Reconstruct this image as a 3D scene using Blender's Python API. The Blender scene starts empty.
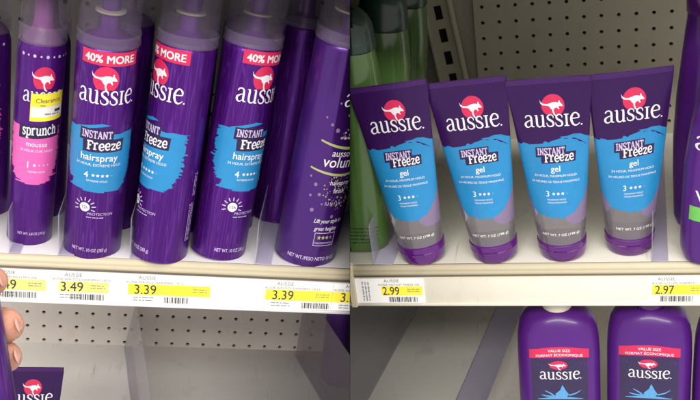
import bpy, bmesh, math, random
from mathutils import Matrix, Vector
from mathutils.geometry import tessellate_polygon
random.seed(7)
R = math.radians
MM = 0.001
scene = bpy.context.scene
C = scene.collection
PI = math.pi

# ------------------------------------------------------------------ camera and the two shelving bays
FPX = 1000.0                      # focal length in photo pixels (photo is 700 wide)
PITCH = 0.452
CAM_LOC = Vector((0, -0.9, 1.65))

def rodrigues(v):
    v = Vector(v)
    return Matrix.Rotation(v.length, 3, v.normalized()) if v.length > 1e-9 else Matrix.Identity(3)

AX = Matrix(((1, 0, 0), (0, 0, -1), (0, 1, 0)))          # bay x right, y back, z up -> x right, y down, z forward
CAM_TO_WORLD = (rodrigues((PITCH, 0, 0)) @ AX).transposed()

def bay_matrix(pose):
    r = CAM_TO_WORLD @ rodrigues(pose[:3]) @ AX
    t = CAM_LOC + CAM_TO_WORLD @ (Vector(pose[3:]) * MM)
    return Matrix.Translation(t) @ r.to_4x4()

LEFT = bay_matrix((0.4081, -0.1458, 0.0872, -181.3925, 56.0138, 941.6522))
RIGHT = bay_matrix((0.4956, 0.2078, -0.0782, 232.7301, 60.8689, 983.0696))

def T(x, y, z): return Matrix.Translation(Vector((x, y, z)) * MM)
def RZ(a): return Matrix.Rotation(a, 4, 'Z')

def lean(dx, dy, dz):
    """rotation that tips an upright thing so its axis points along (dx,dy,dz)"""
    q = Vector((0, 0, 1)).rotation_difference(Vector((dx, dy, dz)).normalized())
    return q.to_matrix().to_4x4()

# ------------------------------------------------------------------ materials
def new_mat(name):
    m = bpy.data.materials.new(name); m.use_nodes = True
    return m, m.node_tree, m.node_tree.nodes['Principled BSDF']

def lin(c):
    return tuple(((v / 255) / 12.92 if v / 255 <= 0.04045 else ((v / 255 + 0.055) / 1.055) ** 2.4) for v in c) + (1,)

def mat(name, col, rough=0.5, metal=0.0, coat=0.0, noise=0.0, nscale=60, bump=0.0, bscale=300, bmap=None, trans=0.0, alpha=1.0, spec=0.5, ior=1.45, sss=0.0):
    m, nt, p = new_mat(name)
    col = tuple(col) + ((1,) if len(col) == 3 else ())
    p.inputs['Base Color'].default_value = col
    p.inputs['Roughness'].default_value = rough
    p.inputs['Metallic'].default_value = metal
    p.inputs['Coat Weight'].default_value = coat
    p.inputs['Coat Roughness'].default_value = 0.12
    p.inputs['Transmission Weight'].default_value = trans
    p.inputs['Alpha'].default_value = alpha
    p.inputs['Specular IOR Level'].default_value = spec
    p.inputs['IOR'].default_value = ior
    if sss:
        p.inputs['Subsurface Weight'].default_value = sss
        p.inputs['Subsurface Radius'].default_value = (0.01, 0.004, 0.002)
        p.inputs['Subsurface Scale'].default_value = 0.4
    tc = nt.nodes.new('ShaderNodeTexCoord')
    if noise:
        n = nt.nodes.new('ShaderNodeTexNoise'); n.inputs['Scale'].default_value = nscale
        n.inputs['Detail'].default_value = 5
        nt.links.new(tc.outputs['Object'], n.inputs['Vector'])
        mx = nt.nodes.new('ShaderNodeMix'); mx.data_type = 'RGBA'
        mx.inputs['A'].default_value = tuple(c * (1 - noise) for c in col[:3]) + (1,)
        mx.inputs['B'].default_value = tuple(min(1, c * (1 + noise)) for c in col[:3]) + (1,)
        nt.links.new(n.outputs['Fac'], mx.inputs['Factor'])
        nt.links.new(mx.outputs['Result'], p.inputs['Base Color'])
        rr = nt.nodes.new('ShaderNodeMapRange')
        rr.inputs['To Min'].default_value = max(0.02, rough - 0.08); rr.inputs['To Max'].default_value = min(1, rough + 0.1)
        nt.links.new(n.outputs['Fac'], rr.inputs['Value']); nt.links.new(rr.outputs['Result'], p.inputs['Roughness'])
    if bump:
        b = nt.nodes.new('ShaderNodeBump'); n2 = nt.nodes.new('ShaderNodeTexNoise')
        n2.inputs['Scale'].default_value = bscale; n2.inputs['Detail'].default_value = 3
        if bmap:
            bm_ = nt.nodes.new('ShaderNodeMapping'); bm_.inputs['Scale'].default_value = bmap
            nt.links.new(tc.outputs['Object'], bm_.inputs['Vector']); nt.links.new(bm_.outputs['Vector'], n2.inputs['Vector'])
        else: nt.links.new(tc.outputs['Object'], n2.inputs['Vector'])
        b.inputs['Strength'].default_value = bump; b.inputs['Distance'].default_value = 0.001
        nt.links.new(n2.outputs['Fac'], b.inputs['Height']); nt.links.new(b.outputs['Normal'], p.inputs['Normal'])
    return m

def scuff(m, amount=.22):
    """a little dust, tape residue and scratching on painted shelving"""
    nt = m.node_tree; p = nt.nodes['Principled BSDF']; src = p.inputs['Base Color'].links[0].from_socket
    tc = nt.nodes.new('ShaderNodeTexCoord'); out = src
    for sc, lo, hi, k in (((260, 9, 60), .66, .76, amount), ((30, 22, 30), .60, .80, amount * .7), ((900, 900, 900), .70, .78, amount * 1.2)):
        mp = nt.nodes.new('ShaderNodeMapping'); mp.inputs['Scale'].default_value = sc; mp.inputs['Rotation'].default_value = (0, 0, R(17))
        n = nt.nodes.new('ShaderNodeTexNoise'); n.inputs['Scale'].default_value = 1; n.inputs['Detail'].default_value = 3
        r = nt.nodes.new('ShaderNodeMapRange'); r.inputs['From Min'].default_value = lo; r.inputs['From Max'].default_value = hi; r.inputs['To Max'].default_value = k
        mx = nt.nodes.new('ShaderNodeMix'); mx.data_type = 'RGBA'; mx.inputs['B'].default_value = (.16, .14, .12, 1)
        nt.links.new(tc.outputs['Object'], mp.inputs['Vector']); nt.links.new(mp.outputs['Vector'], n.inputs['Vector']); nt.links.new(n.outputs['Fac'], r.inputs['Value'])
        nt.links.new(r.outputs['Result'], mx.inputs['Factor']); nt.links.new(out, mx.inputs['A']); out = mx.outputs['Result']
    nt.links.new(out, p.inputs['Base Color'])

def grain_mat(name, col, line, rough=0.3, coat=0.4, sxy=170, sz=9, width=0.05, metal=0.0):
    """printed metal can: fine flowing vertical lines like wood grain"""
    m, nt, p = new_mat(name)
    tc = nt.nodes.new('ShaderNodeTexCoord'); mp = nt.nodes.new('ShaderNodeMapping')
    mp.inputs['Scale'].default_value = (sxy, sxy, sz)
    nt.links.new(tc.outputs['Object'], mp.inputs['Vector'])
    n = nt.nodes.new('ShaderNodeTexNoise'); n.inputs['Scale'].default_value = 1.0; n.inputs['Detail'].default_value = 1.5
    nt.links.new(mp.outputs['Vector'], n.inputs['Vector'])
    mul = nt.nodes.new('ShaderNodeMath'); mul.operation = 'MULTIPLY'; mul.inputs[1].default_value = 7
    nt.links.new(n.outputs['Fac'], mul.inputs[0])
    fr = nt.nodes.new('ShaderNodeMath'); fr.operation = 'FRACT'; nt.links.new(mul.outputs[0], fr.inputs[0])
    rp = nt.nodes.new('ShaderNodeValToRGB')
    e = rp.color_ramp.elements
    e[0].position = 0.30; e[0].color = tuple(col) + (1,)
    e[1].position = 0.70; e[1].color = tuple(col) + (1,)
    q = e.new(0.5); q.color = tuple(line) + (1,)
    nt.links.new(fr.outputs[0], rp.inputs['Fac'])
    nt.links.new(rp.outputs['Color'], p.inputs['Base Color'])
    p.inputs['Roughness'].default_value = rough; p.inputs['Coat Weight'].default_value = coat; p.inputs['Specular IOR Level'].default_value = 0.32
    p.inputs['Coat Roughness'].default_value = 0.15; p.inputs['Metallic'].default_value = metal
    return m

PURPLE = (0.105, 0.018, 0.27)
M = dict(
    can=grain_mat('can_purple', (0.078, 0.006, 0.195), (0.14, 0.026, 0.31), rough=0.36, coat=0.2, metal=0.6),
    canv=mat('volume_can_purple', (0.07, 0.013, 0.185), 0.34, metal=0.5, coat=0.3, noise=0.08),
    mousse=grain_mat('mousse_purple', (0.085, 0.009, 0.20), (0.11, 0.016, 0.25), metal=0.5, coat=0.2),
    tube=mat('tube_purple', (0.033, 0.006, 0.074), 0.30, coat=0.08, spec=0.28, noise=0.06, bump=0.5, bscale=1.0, bmap=(75, 75, 16)),
    clear=mat('tube_clear_gel', (0.62, 0.57, 0.59), 0.14, coat=0.6, noise=0.05, nscale=30, trans=0.8),
    tint=mat('tube_purple_tint', (0.21, 0.15, 0.26), 0.35, coat=0.3, noise=0.12),
    cap=mat('cap_purple', (0.092, 0.009, 0.155), 0.24, coat=0.4, noise=0.05),
    bottle=mat('bottle_purple', (0.082, 0.012, 0.185), 0.34, coat=0.2, spec=0.35, noise=0.08, nscale=25, bump=0.05, bscale=60),
    bottled=mat('bottle_deep_purple', (0.10, 0.03, 0.22), 0.4, coat=0.2, noise=0.08),
    panel=mat('label_panel_dark', (0.035, 0.022, 0.075), 0.4, noise=0.1),
    black=mat('plate_dark_purple', (0.022, 0.010, 0.060), 0.42, noise=0.06),
    blue=mat('print_blue', (0.017, 0.225, 0.49), 0.38, coat=0.15, noise=0.10, nscale=90),
    pink=mat('print_pink', (0.74, 0.12, 0.42), 0.38, coat=0.15, noise=0.08, nscale=90),
    red=mat('print_red', (0.64, 0.022, 0.095), 0.38, coat=0.1, noise=0.04),
    white=mat('print_white', (0.80, 0.78, 0.80), 0.45, noise=0.03),
    lilac=mat('print_lilac', (0.58, 0.46, 0.70), 0.45, noise=0.03),
    lime=mat('print_lime', (0.38, 0.42, 0.15), 0.45, noise=0.05),
    green=mat('print_green', (0.15, 0.50, 0.10), 0.45, noise=0.05),
    sky=mat('print_pale_blue', (0.10, 0.33, 0.62), 0.45, noise=0.15, nscale=200),
    plastic=mat('clear_cap_plastic', (0.22, 0.18, 0.24), 0.12, coat=0.25, alpha=0.18),
    plasticrim=mat('clear_cap_rim', (0.26, 0.21, 0.31), 0.2, coat=0.2, alpha=0.27),
    nozzle=mat('nozzle_purple', (0.09, 0.02, 0.17), 0.35, noise=0.04),
    nozzlepink=mat('nozzle_pinkish', (0.22, 0.06, 0.23), 0.35, noise=0.04),
    ringc=mat('actuator_ring', (0.30, 0.26, 0.21), 0.3, coat=0.3, noise=0.05),
    cream=mat('cream_plastic', (0.72, 0.66, 0.50), 0.35, noise=0.04),
    shelf_l=mat('shelf_enamel_white', (0.74, 0.72, 0.72), 0.28, noise=0.04, nscale=14, bump=0.03),
    shelf_r=mat('shelf_enamel_cream', (0.76, 0.73, 0.63), 0.28, noise=0.04, nscale=14, bump=0.03),
    low_l=mat('shelf_enamel_grey', (0.82, 0.79, 0.75), 0.45, noise=0.05, nscale=10, bump=0.03),
    low_r=mat('shelf_enamel_beige', (0.80, 0.77, 0.69), 0.45, noise=0.05, nscale=10, bump=0.03),
    lip=mat('shelf_lip_beige', (0.60, 0.53, 0.37), 0.4, noise=0.05),
    rail_l=mat('rail_white', (0.86, 0.82, 0.82), 0.35, noise=0.02, coat=0.2),
    rail_r=mat('rail_cream', (0.84, 0.79, 0.66), 0.35, noise=0.02, coat=0.2),
    groove=mat('rail_groove', (0.22, 0.18, 0.13), 0.6, noise=0.1),
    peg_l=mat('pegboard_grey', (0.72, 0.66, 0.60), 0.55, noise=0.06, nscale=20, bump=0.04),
    peg_lu=mat('pegboard_grey_painted_shade', (0.22, 0.20, 0.18), 0.55, noise=0.06, nscale=20, bump=0.04),  # darker copy of the pegboard grey; shade is put into its colour
    peg_r=mat('pegboard_olive', (0.38, 0.35, 0.275), 0.55, noise=0.06, nscale=20, bump=0.04),
    hole=mat('hole_shade_black', (0.012, 0.010, 0.009), 0.9, noise=0.1),  # near-black standing in for the shade inside holes and slots
    steel=mat('upright_paint', (0.40, 0.365, 0.27), 0.5, noise=0.06, bump=0.04),
    acrylic=mat('divider_acrylic', (0.52, 0.48, 0.62), 0.10, coat=0.5, alpha=0.30),
    acrylic2=mat('divider_acrylic_grey', (0.40, 0.37, 0.42), 0.12, coat=0.4, alpha=0.45),
    smoke2=mat('divider_smoky_clear', (0.22, 0.19, 0.21), 0.15, coat=0.3, alpha=0.34),
    foot=mat('divider_foot', (0.54, 0.50, 0.64), 0.15, coat=0.4, alpha=0.62),
    footedge=mat('divider_edge', (0.18, 0.15, 0.24), 0.3, noise=0.05),
    smoke=mat('divider_smoky', (0.22, 0.21, 0.21), 0.15, coat=0.3, alpha=0.5),
    greenb=mat('green_bottle', (0.062, 0.125, 0.03), 0.2, coat=0.5, noise=0.1, nscale=20),
    greencap=mat('green_cap', (0.010, 0.030, 0.020), 0.3, coat=0.3, noise=0.08),
    paper=mat('tag_paper', (0.86, 0.84, 0.82), 0.55, noise=0.02),
    yellowp=mat('tag_yellow_pale', (0.86, 0.80, 0.20), 0.5, noise=0.04),
    yellow=mat('tag_yellow', (0.92, 0.78, 0.045), 0.5, noise=0.03),
    ink=mat('tag_ink', (0.05, 0.045, 0.05), 0.6, noise=0.05),
    inkgrey=mat('tag_ink_grey', (0.20, 0.19, 0.20), 0.6, noise=0.05),
    stickerwhite=mat('sticker_white', (0.82, 0.80, 0.74), 0.5, noise=0.03),
    skin=mat('skin', (0.60, 0.29, 0.19), 0.45, noise=0.14, nscale=60, bump=0.6, bscale=700, sss=0.25),
    nail=mat('fingernail', (0.68, 0.36, 0.28), 0.25, coat=0.4, noise=0.03),
    dark=mat('bay_panel_grey', (0.006, 0.005, 0.006), 0.9, noise=0.1, spec=0.0),
)

for k in ('shelf_l', 'shelf_r', 'low_l', 'low_r', 'lip', 'peg_l', 'peg_r', 'peg_lu', 'rail_l', 'rail_r', 'steel'): scuff(M[k], .35 if 'low' in k or 'shelf' in k else .2)

# ------------------------------------------------------------------ object helpers
def link_mesh(name, me, parent=None, matrix=None):
    o = bpy.data.objects.new(name, me); C.objects.link(o)
    if parent: o.parent = parent
    if matrix is not None: o.matrix_local = matrix
    return o

def obj(name, bm, mats, parent=None, matrix=None, smooth=True, angle=40):
    """link a bmesh (millimetres) as one mesh object"""
    bmesh.ops.recalc_face_normals(bm, faces=bm.faces)
    bmesh.ops.scale(bm, vec=(MM, MM, MM), verts=bm.verts)
    if smooth:
        for f in bm.faces: f.smooth = True
        for e in bm.edges:
            if len(e.link_faces) == 2 and e.calc_face_angle(0) > R(angle): e.smooth = False
    me = bpy.data.meshes.new(name); bm.to_mesh(me); bm.free()
    for m in (mats if isinstance(mats, (list, tuple)) else [mats]): me.materials.append(m)
    return link_mesh(name, me, parent, matrix)

def thing(name, label, cat, matrix, group=None):
    o = bpy.data.objects.new(name, None); C.objects.link(o)
    o.empty_display_size = 0.02
    o.matrix_world = matrix
    return tag(o, label, cat, group)

def tag(o, label, cat, group=None):
    o['label'] = label; o['category'] = cat
    if group: o['group'] = group
    return o

def dup(root, matrix, label, group=None):
    r = root.copy(); C.objects.link(r); r.matrix_world = matrix; r['label'] = label
    if group: r['group'] = group
    for ch in list(root.children):
        c = ch.copy(); C.objects.link(c); c.parent = r
        for g in list(ch.children):
            d = g.copy(); C.objects.link(d); d.parent = c
    return r

def box(bm, x0, x1, y0, y1, z0, z1, bevel=0, mi=0):
    n0 = set(bm.verts)
    r = bmesh.ops.create_cube(bm, size=1)
    for v in r['verts']:
        v.co = Vector((x0 + (v.co.x + .5) * (x1 - x0), y0 + (v.co.y + .5) * (y1 - y0), z0 + (v.co.z + .5) * (z1 - z0)))
    fs = list({f for v in r['verts'] for f in v.link_faces})
    for f in fs: f.material_index = mi
    if bevel:
        es = list({e for v in r['verts'] for e in v.link_edges})
        q = bmesh.ops.bevel(bm, geom=es, offset=bevel, segments=2, affect='EDGES', profile=0.6)
        for f in q['faces']: f.material_index = mi

def loft(bm, rings, close=True, mi=0, cap0=True, cap1=True, mfun=None):
    vs = [[bm.verts.new(p) for p in ring] for ring in rings]
    n = len(vs[0])
    for k, (a, b) in enumerate(zip(vs, vs[1:])):
        for i in range(n if close else n - 1):
            f = bm.faces.new((a[i], a[(i + 1) % n], b[(i + 1) % n], b[i])); f.material_index = mfun(k) if mfun else mi
    if cap0: bm.faces.new(vs[0][::-1]).material_index = mfun(0) if mfun else mi
    if cap1: bm.faces.new(vs[-1]).material_index = mfun(len(rings) - 2) if mfun else mi

def ring(a, b, z, n=64, p=2.0, cx=0, cy=0):
    out = []
    for i in range(n):
        t = 2 * PI * i / n; c, s = math.cos(t), math.sin(t)
        out.append((cx + a * math.copysign(abs(c) ** (2 / p), c), cy + b * math.copysign(abs(s) ** (2 / p), s), z))
    return out

def lathe(prof, n=64, mi=0, cap0=True, cap1=True, mfun=None, bm=None):
    bm = bm or bmesh.new()
    loft(bm, [ring(r, r, z, n) for r, z in prof], mi=mi, cap0=cap0, cap1=cap1, mfun=mfun)
    return bm

# ------------------------------------------------------------------ printing on surfaces
_txt = {}
def text2d(s, size, bold=0.0, shear=0.0, width=1.0):
    """filled letter shapes of a line of text, centred on x, baseline at 0 -> (verts2d, faces)"""
    key = (s, bold, shear)
    if key not in _txt:
        cu = bpy.data.curves.new('lettering', 'FONT'); cu.body = s; cu.size = 1; cu.offset = bold; cu.shear = shear
        cu.align_x = 'CENTER'; cu.resolution_u = 3; cu.fill_mode = 'FRONT'
        o = bpy.data.objects.new('lettering', cu); C.objects.link(o)
        bpy.context.view_layer.update()
        me = bpy.data.meshes.new_from_object(o.evaluated_get(bpy.context.evaluated_depsgraph_get()))
        _txt[key] = ([(v.co.x, v.co.y) for v in me.vertices], [tuple(p.vertices) for p in me.polygons])
        bpy.data.objects.remove(o); bpy.data.curves.remove(cu); bpy.data.meshes.remove(me)
    v, f = _txt[key]
    return [(x * size * width, y * size) for x, y in v], f

class Print:
    """flat printed shapes gathered in (u, v) millimetres and then laid on a curved surface"""
    def __init__(self): self.items = []; self.mats = []
    def mi(self, m):
        if m not in self.mats: self.mats.append(m)
        return self.mats.index(m)
    def add(self, v, f, m, layer=1): self.items.append((v, f, self.mi(m), layer)); return self
    def poly(self, pts, m, layer=1):
        t = tessellate_polygon([[Vector((x, y, 0)) for x, y in pts]])
        return self.add([tuple(p) for p in pts], [tuple(q) for q in t], m, layer)
    def rect(self, x0, x1, y0, y1, m, layer=1, sk=0.0):
        return self.poly([(x0, y0), (x1, y0 + sk), (x1, y1 + sk), (x0, y1)], m, layer)
    def disc(self, x, y, r, m, layer=1, n=36, ry=None, a0=0, a1=2 * PI):
        ry = ry or r
        return self.poly([(x + r * math.cos(a0 + (a1 - a0) * i / n), y + ry * math.sin(a0 + (a1 - a0) * i / n)) for i in range(n)], m, layer)
    def text(self, s, x, y, size, m, layer=2, bold=0.0, shear=0.0, width=1.0, rot=0.0, slope=0.0, arc=0.0):
        v, f = text2d(s, size, 0.0, shear, width)
        c, q = math.cos(rot), math.sin(rot)
        k = bold * size * .75
        for dx, dy in (((-k, -k * .6), (k, -k * .6), (-k, k * .6), (k, k * .6)) if bold else ((0, 0),)):
            self.add([(x + dx + a * c - b * q, y + dy + a * q + b * c + slope * a - arc * a * a) for a, b in v], f, m, layer)
        return self
    def stroke(self, pts, m, layer, s=1.0, ox=0, oy=0, n=5, sy=None, wmul=1.0, slant=0.0):
        sy = sy or s
        P = [Vector(p) for p in pts]; Q = []
        for i in range(len(P) - 1):
            a, b = P[max(i - 1, 0)], P[i]; c, d = P[i + 1], P[min(i + 2, len(P) - 1)]
            for k in range(n):
                t = k / n
                Q.append(0.5 * (2 * b + (c - a) * t + (2 * a - 5 * b + 4 * c - d) * t * t + (3 * b - a - 3 * c + d) * t ** 3))
        Q.append(P[-1])
        v = []; f = []
        for i, q in enumerate(Q):
            d = (Q[min(i + 1, len(Q) - 1)] - Q[max(i - 1, 0)]); l = math.hypot(d.x, d.y) or 1
            nx, ny, w = -d.y / l, d.x / l, max(q.z, 0.02) / 2 * wmul
            for sg in (1, -1):
                X, Y = q.x + sg * nx * w, q.y + sg * ny * w
                v.append((ox + (X + slant * Y) * s, oy + Y * sy))
            if i: f.append((2 * i - 2, 2 * i - 1, 2 * i + 1, 2 * i))
        return self.add(v, f, m, layer)
    def greek(self, x0, x1, y, h, m, layer=2, seed=1):
        """a line of type too small to read: a run of word-length marks"""
        rr = random.Random(seed); x = x0; v = []; f = []
        while x < x1:
            n = rr.randint(2, 7); 
            for c in range(n):
                w = h * rr.uniform(.30, .5); k = len(v); xe = min(x + w, x1)
                if x >= x1: break
                v += [(x, y + h * .1), (xe, y + h * .1), (xe, y + h * .8), (x, y + h * .8)]; f.append((k, k + 1, k + 2, k + 3))
                x += w + h * .12
            x += h * .5
        return self.add(v, f, m, layer)
    def build(self, name, surf, parent, step=2.5, eps=0.07, keep=None, offset=0.0, vstep=None):
        bm = bmesh.new()
        for idx, (v, f, mi, layer) in enumerate(self.items):
            b2 = bmesh.new(); vs = [b2.verts.new((x, y, 0)) for x, y in v]
            for q in f:
                try: b2.faces.new([vs[i] for i in q])
                except ValueError: pass
            if step:
                us = [x for x, y in v]; lo, hi = min(us), max(us)
                k = math.ceil(lo / step)
                while k * step < hi:
                    bmesh.ops.bisect_plane(b2, geom=b2.verts[:] + b2.edges[:] + b2.faces[:], plane_co=(k * step, 0, 0), plane_no=(1, 0, 0)); k += 1
            if vstep:
                zs = [y for x, y in v]; lo, hi = min(zs), max(zs)
                k = math.ceil(lo / vstep)
                while k * vstep < hi:
                    bmesh.ops.bisect_plane(b2, geom=b2.verts[:] + b2.edges[:] + b2.faces[:], plane_co=(0, k * vstep, 0), plane_no=(0, 1, 0)); k += 1
            mp = {}
            e = offset + eps * layer + 0.0025 * (idx % 24)
            for x in b2.verts: mp[x] = bm.verts.new(surf(x.co.x, x.co.y, e))
            for q in b2.faces:
                try: g = bm.faces.new([mp[x] for x in q.verts]); g.material_index = mi
                except ValueError: pass
            b2.free()
        bmesh.ops.scale(bm, vec=(MM, MM, MM), verts=bm.verts)
        me = bpy.data.meshes.new(name); bm.to_mesh(me); bm.free()
        for m in self.mats: me.materials.append(m)
        return link_mesh(name, me, parent)

def cyl_surf(r):
    def s(u, z, e):
        t = u / r
        return ((r + e) * math.sin(t), -(r + e) * math.cos(t), z)
    return s

def flat_surf(y0):                                   # facing -y
    return lambda u, z, e: (u, y0 - e, z)

# wordmark and emblem ------------------------------------------------
WORD = {
    'a': (0.84, [[(.10, .78, .10), (.20, .94, .10), (.40, .98, .10), (.55, .86, .14), (.58, .62, .16), (.58, .26, .16), (.62, .08, .12), (.80, .05, .05)],
                 [(.58, .60, .05), (.34, .52, .08), (.13, .38, .14), (.08, .21, .16), (.17, .05, .13), (.34, .02, .08), (.50, .13, .06), (.58, .26, .05)]]),
    'u': (0.93, [[(.00, .94, .05), (.10, .96, .07), (.17, .90, .15), (.17, .36, .16), (.22, .11, .14), (.38, .02, .10), (.55, .09, .07), (.66, .24, .05)],
                 [(.50, .95, .05), (.60, .96, .07), (.67, .88, .15), (.67, .12, .16), (.71, .04, .10), (.86, .04, .05)]]),
    's': (0.70, [[(.57, .70, .05), (.55, .86, .08), (.42, .97, .09), (.26, .96, .11), (.12, .82, .14), (.17, .63, .16), (.36, .50, .17), (.52, .35, .16), (.55, .16, .14), (.41, .03, .10), (.21, .03, .09), (.07, .14, .08), (.03, .33, .05)]]),
    'i': (0.50, [[(.21, .03, .16), (.21, .50, .15), (.21, .97, .16)], [(.02, .965, .06), (.21, .965, .09), (.40, .965, .06)], [(.02, .035, .06), (.21, .035, .09), (.40, .035, .06)]]),
    'e': (0.76, [[(.09, .54, .06), (.35, .56, .07), (.63, .58, .07)], [(.63, .58, .08), (.61, .80, .13), (.44, .97, .09), (.24, .91, .12), (.09, .64, .16), (.10, .32, .16), (.24, .07, .13), (.45, .03, .09), (.68, .19, .05)]]),
}
ROO = [(-1.12, .56), (-1.02, .34), (-.82, .20), (-.52, .16), (-.25, .22), (.02, .31), (.28, .31), (.46, .24), (.52, .42), (.60, .44), (.62, .27), (.76, .12), (.86, -.04),
       (.80, -.10), (.64, -.07), (.52, -.06), (.46, -.16), (.54, -.32), (.46, -.36), (.34, -.20), (.18, -.20), (.06, -.32), (.04, -.52), (.14, -.80), (.30, -.92), (.22, -.98),
       (.02, -.86), (-.08, -.55), (-.08, -.38), (-.24, -.22), (-.34, -.04), (-.55, .02), (-.86, .06), (-1.06, .22)]
def wordmark(p, x0, y0, width, m, layer=2, arc=0.0, sy=1.0, bold=1.0):
    tot = sum(WORD[c][0] for c in 'aussie'); s = width / tot; x = 0
    for i, c in enumerate('aussie'):
        big = 1.08 if c == 'e' else 1.0
        xm = (x + WORD[c][0] / 2) - tot / 2
        for k in WORD[c][1]:
            p.stroke(k, m, layer, s * big, x0 + x * s, y0 - arc * (xm * s) ** 2, sy=s * sy * big, wmul=bold)
        x += WORD[c][0]
    p.disc(x0 + width + 0.4 * s * .25, y0 + .06 * s, .07 * s, m, layer, n=10)
def emblem(p, x, y, r, red, white, layer=1, ry=None):
    ry = ry or r
    pts = [(x + r * math.cos(R(-52) + R(284) * i / 40), y + ry * math.sin(R(-52) + R(284) * i / 40)) for i in range(41)]
    p.poly(pts, red, layer)
    p.poly([(x + a * r, y + b * ry) for a, b in ROO], white, layer + 1)

# slab lettering for the product name plates
def slab(c):
    S = {'I': (.5, [[(.25, 0, .2), (.25, 1, .2)], [(.02, .94, .13), (.48, .94, .13)], [(.02, .06, .13), (.48, .06, .13)]]),
         'N': (.95, [[(.18, 0, .16), (.18, 1, .16)], [(.14, .96, .22), (.76, .05, .22)], [(.74, 0, .16), (.74, 1, .16)], [(.0, .06, .12), (.36, .06, .12)], [(.56, .94, .12), (.92, .94, .12)]]),
         'S': (.72, [[(.62, .70, .14), (.56, .90, .14), (.32, .96, .15), (.1, .80, .18), (.2, .58, .2), (.5, .42, .2), (.6, .2, .18), (.36, .04, .15), (.12, .1, .14), (.05, .3, .14)]]),
         'T': (.85, [[(.42, 0, .2), (.42, 1, .2)], [(.03, .93, .14), (.81, .93, .14)], [(.08, .72, .11), (.08, .93, .11)], [(.76, .72, .11), (.76, .93, .11)], [(.22, .06, .12), (.62, .06, .12)]]),
         'A': (.92, [[(.12, .03, .14), (.42, .98, .14)], [(.42, .98, .22), (.76, .03, .22)], [(.24, .36, .12), (.64, .36, .12)], [(0, .06, .12), (.28, .06, .12)], [(.58, .06, .12), (.92, .06, .12)]]),
         'F': (.85, [[(.22, 0, .22), (.22, 1, .22)], [(.02, .93, .14), (.80, .93, .14)], [(.75, .70, .11), (.75, .95, .11)], [(.22, .52, .13), (.58, .52, .13)], [(.02, .06, .12), (.46, .06, .12)]]),
         'r': (.72, [[(.2, 0, .2), (.2, .74, .2)], [(.0, .70, .12), (.2, .70, .12)], [(.2, .5, .13), (.36, .72, .15), (.6, .68, .2)], [(.02, .06, .12), (.44, .06, .12)]]),
         'e': (.76, [[(.1, .38, .11), (.62, .38, .11)], [(.62, .38, .15), (.56, .66, .17), (.34, .74, .14), (.1, .52, .2), (.12, .2, .2), (.36, .03, .15), (.66, .16, .11)]]),
         'z': (.74, [[(.06, .68, .14), (.64, .68, .14)], [(.60, .68, .14), (.10, .07, .14)], [(.05, .07, .14), (.66, .07, .14)], [(.09, .52, .1), (.09, .7, .1)], [(.63, .06, .1), (.63, .24, .1)]]),
         's': (.64, [[(.54, .56, .13), (.46, .70, .13), (.2, .70, .15), (.12, .54, .17), (.34, .38, .19), (.54, .22, .17), (.40, .05, .14), (.14, .06, .13), (.06, .2, .12)]]),
         'p': (.84, [[(.2, -.3, .2), (.2, .74, .2)], [(.0, .70, .12), (.2, .70, .12)], [(.2, .6, .12), (.46, .74, .14), (.72, .5, .2), (.66, .14, .19), (.42, .02, .14), (.2, .16, .1)], [(0, -.26, .12), (.44, -.26, .12)]]),
         'u': (.88, [[(.0, .70, .12), (.2, .70, .12)], [(.2, .74, .19), (.2, .22, .2), (.36, .03, .15), (.6, .2, .11)], [(.64, .74, .2), (.64, 0, .2)], [(.64, .06, .12), (.86, .06, .12)]]),
         'n': (.90, [[(.2, 0, .2), (.2, .74, .2)], [(.0, .70, .12), (.2, .70, .12)], [(.2, .5, .11), (.46, .74, .15), (.66, .54, .2), (.66, 0, .2)], [(.02, .06, .12), (.4, .06, .12)], [(.5, .06, .12), (.86, .06, .12)]]),
         'c': (.72, [[(.60, .56, .2), (.50, .70, .14), (.28, .72, .15), (.1, .48, .2), (.12, .2, .2), (.36, .03, .15), (.64, .16, .12)]]),
         'h': (.90, [[(.2, 0, .2), (.2, 1, .2)], [(.0, .95, .12), (.2, .95, .12)], [(.2, .5, .11), (.46, .74, .15), (.66, .54, .2), (.66, 0, .2)], [(.02, .06, .12), (.4, .06, .12)], [(.5, .06, .12), (.86, .06, .12)]])}
    return S[c]
def slabword(p, w, x0, y0, width, h, m, layer, slope=0.0, bold=1.0, bounce=0.0):
    tot = sum(slab(c)[0] for c in w); s = width / tot; x = 0
    for i, c in enumerate(w):
        for k in slab(c)[1]:
            p.stroke(k, m, layer, s, x0 + x * s, y0 + slope * x * s + bounce * ((i % 2) - .5) * h, n=4 if len(k) > 2 else 1, sy=h, wmul=bold)
        x += slab(c)[0]
def plate(p, pts, m, layer): p.poly(pts, m, layer)

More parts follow.
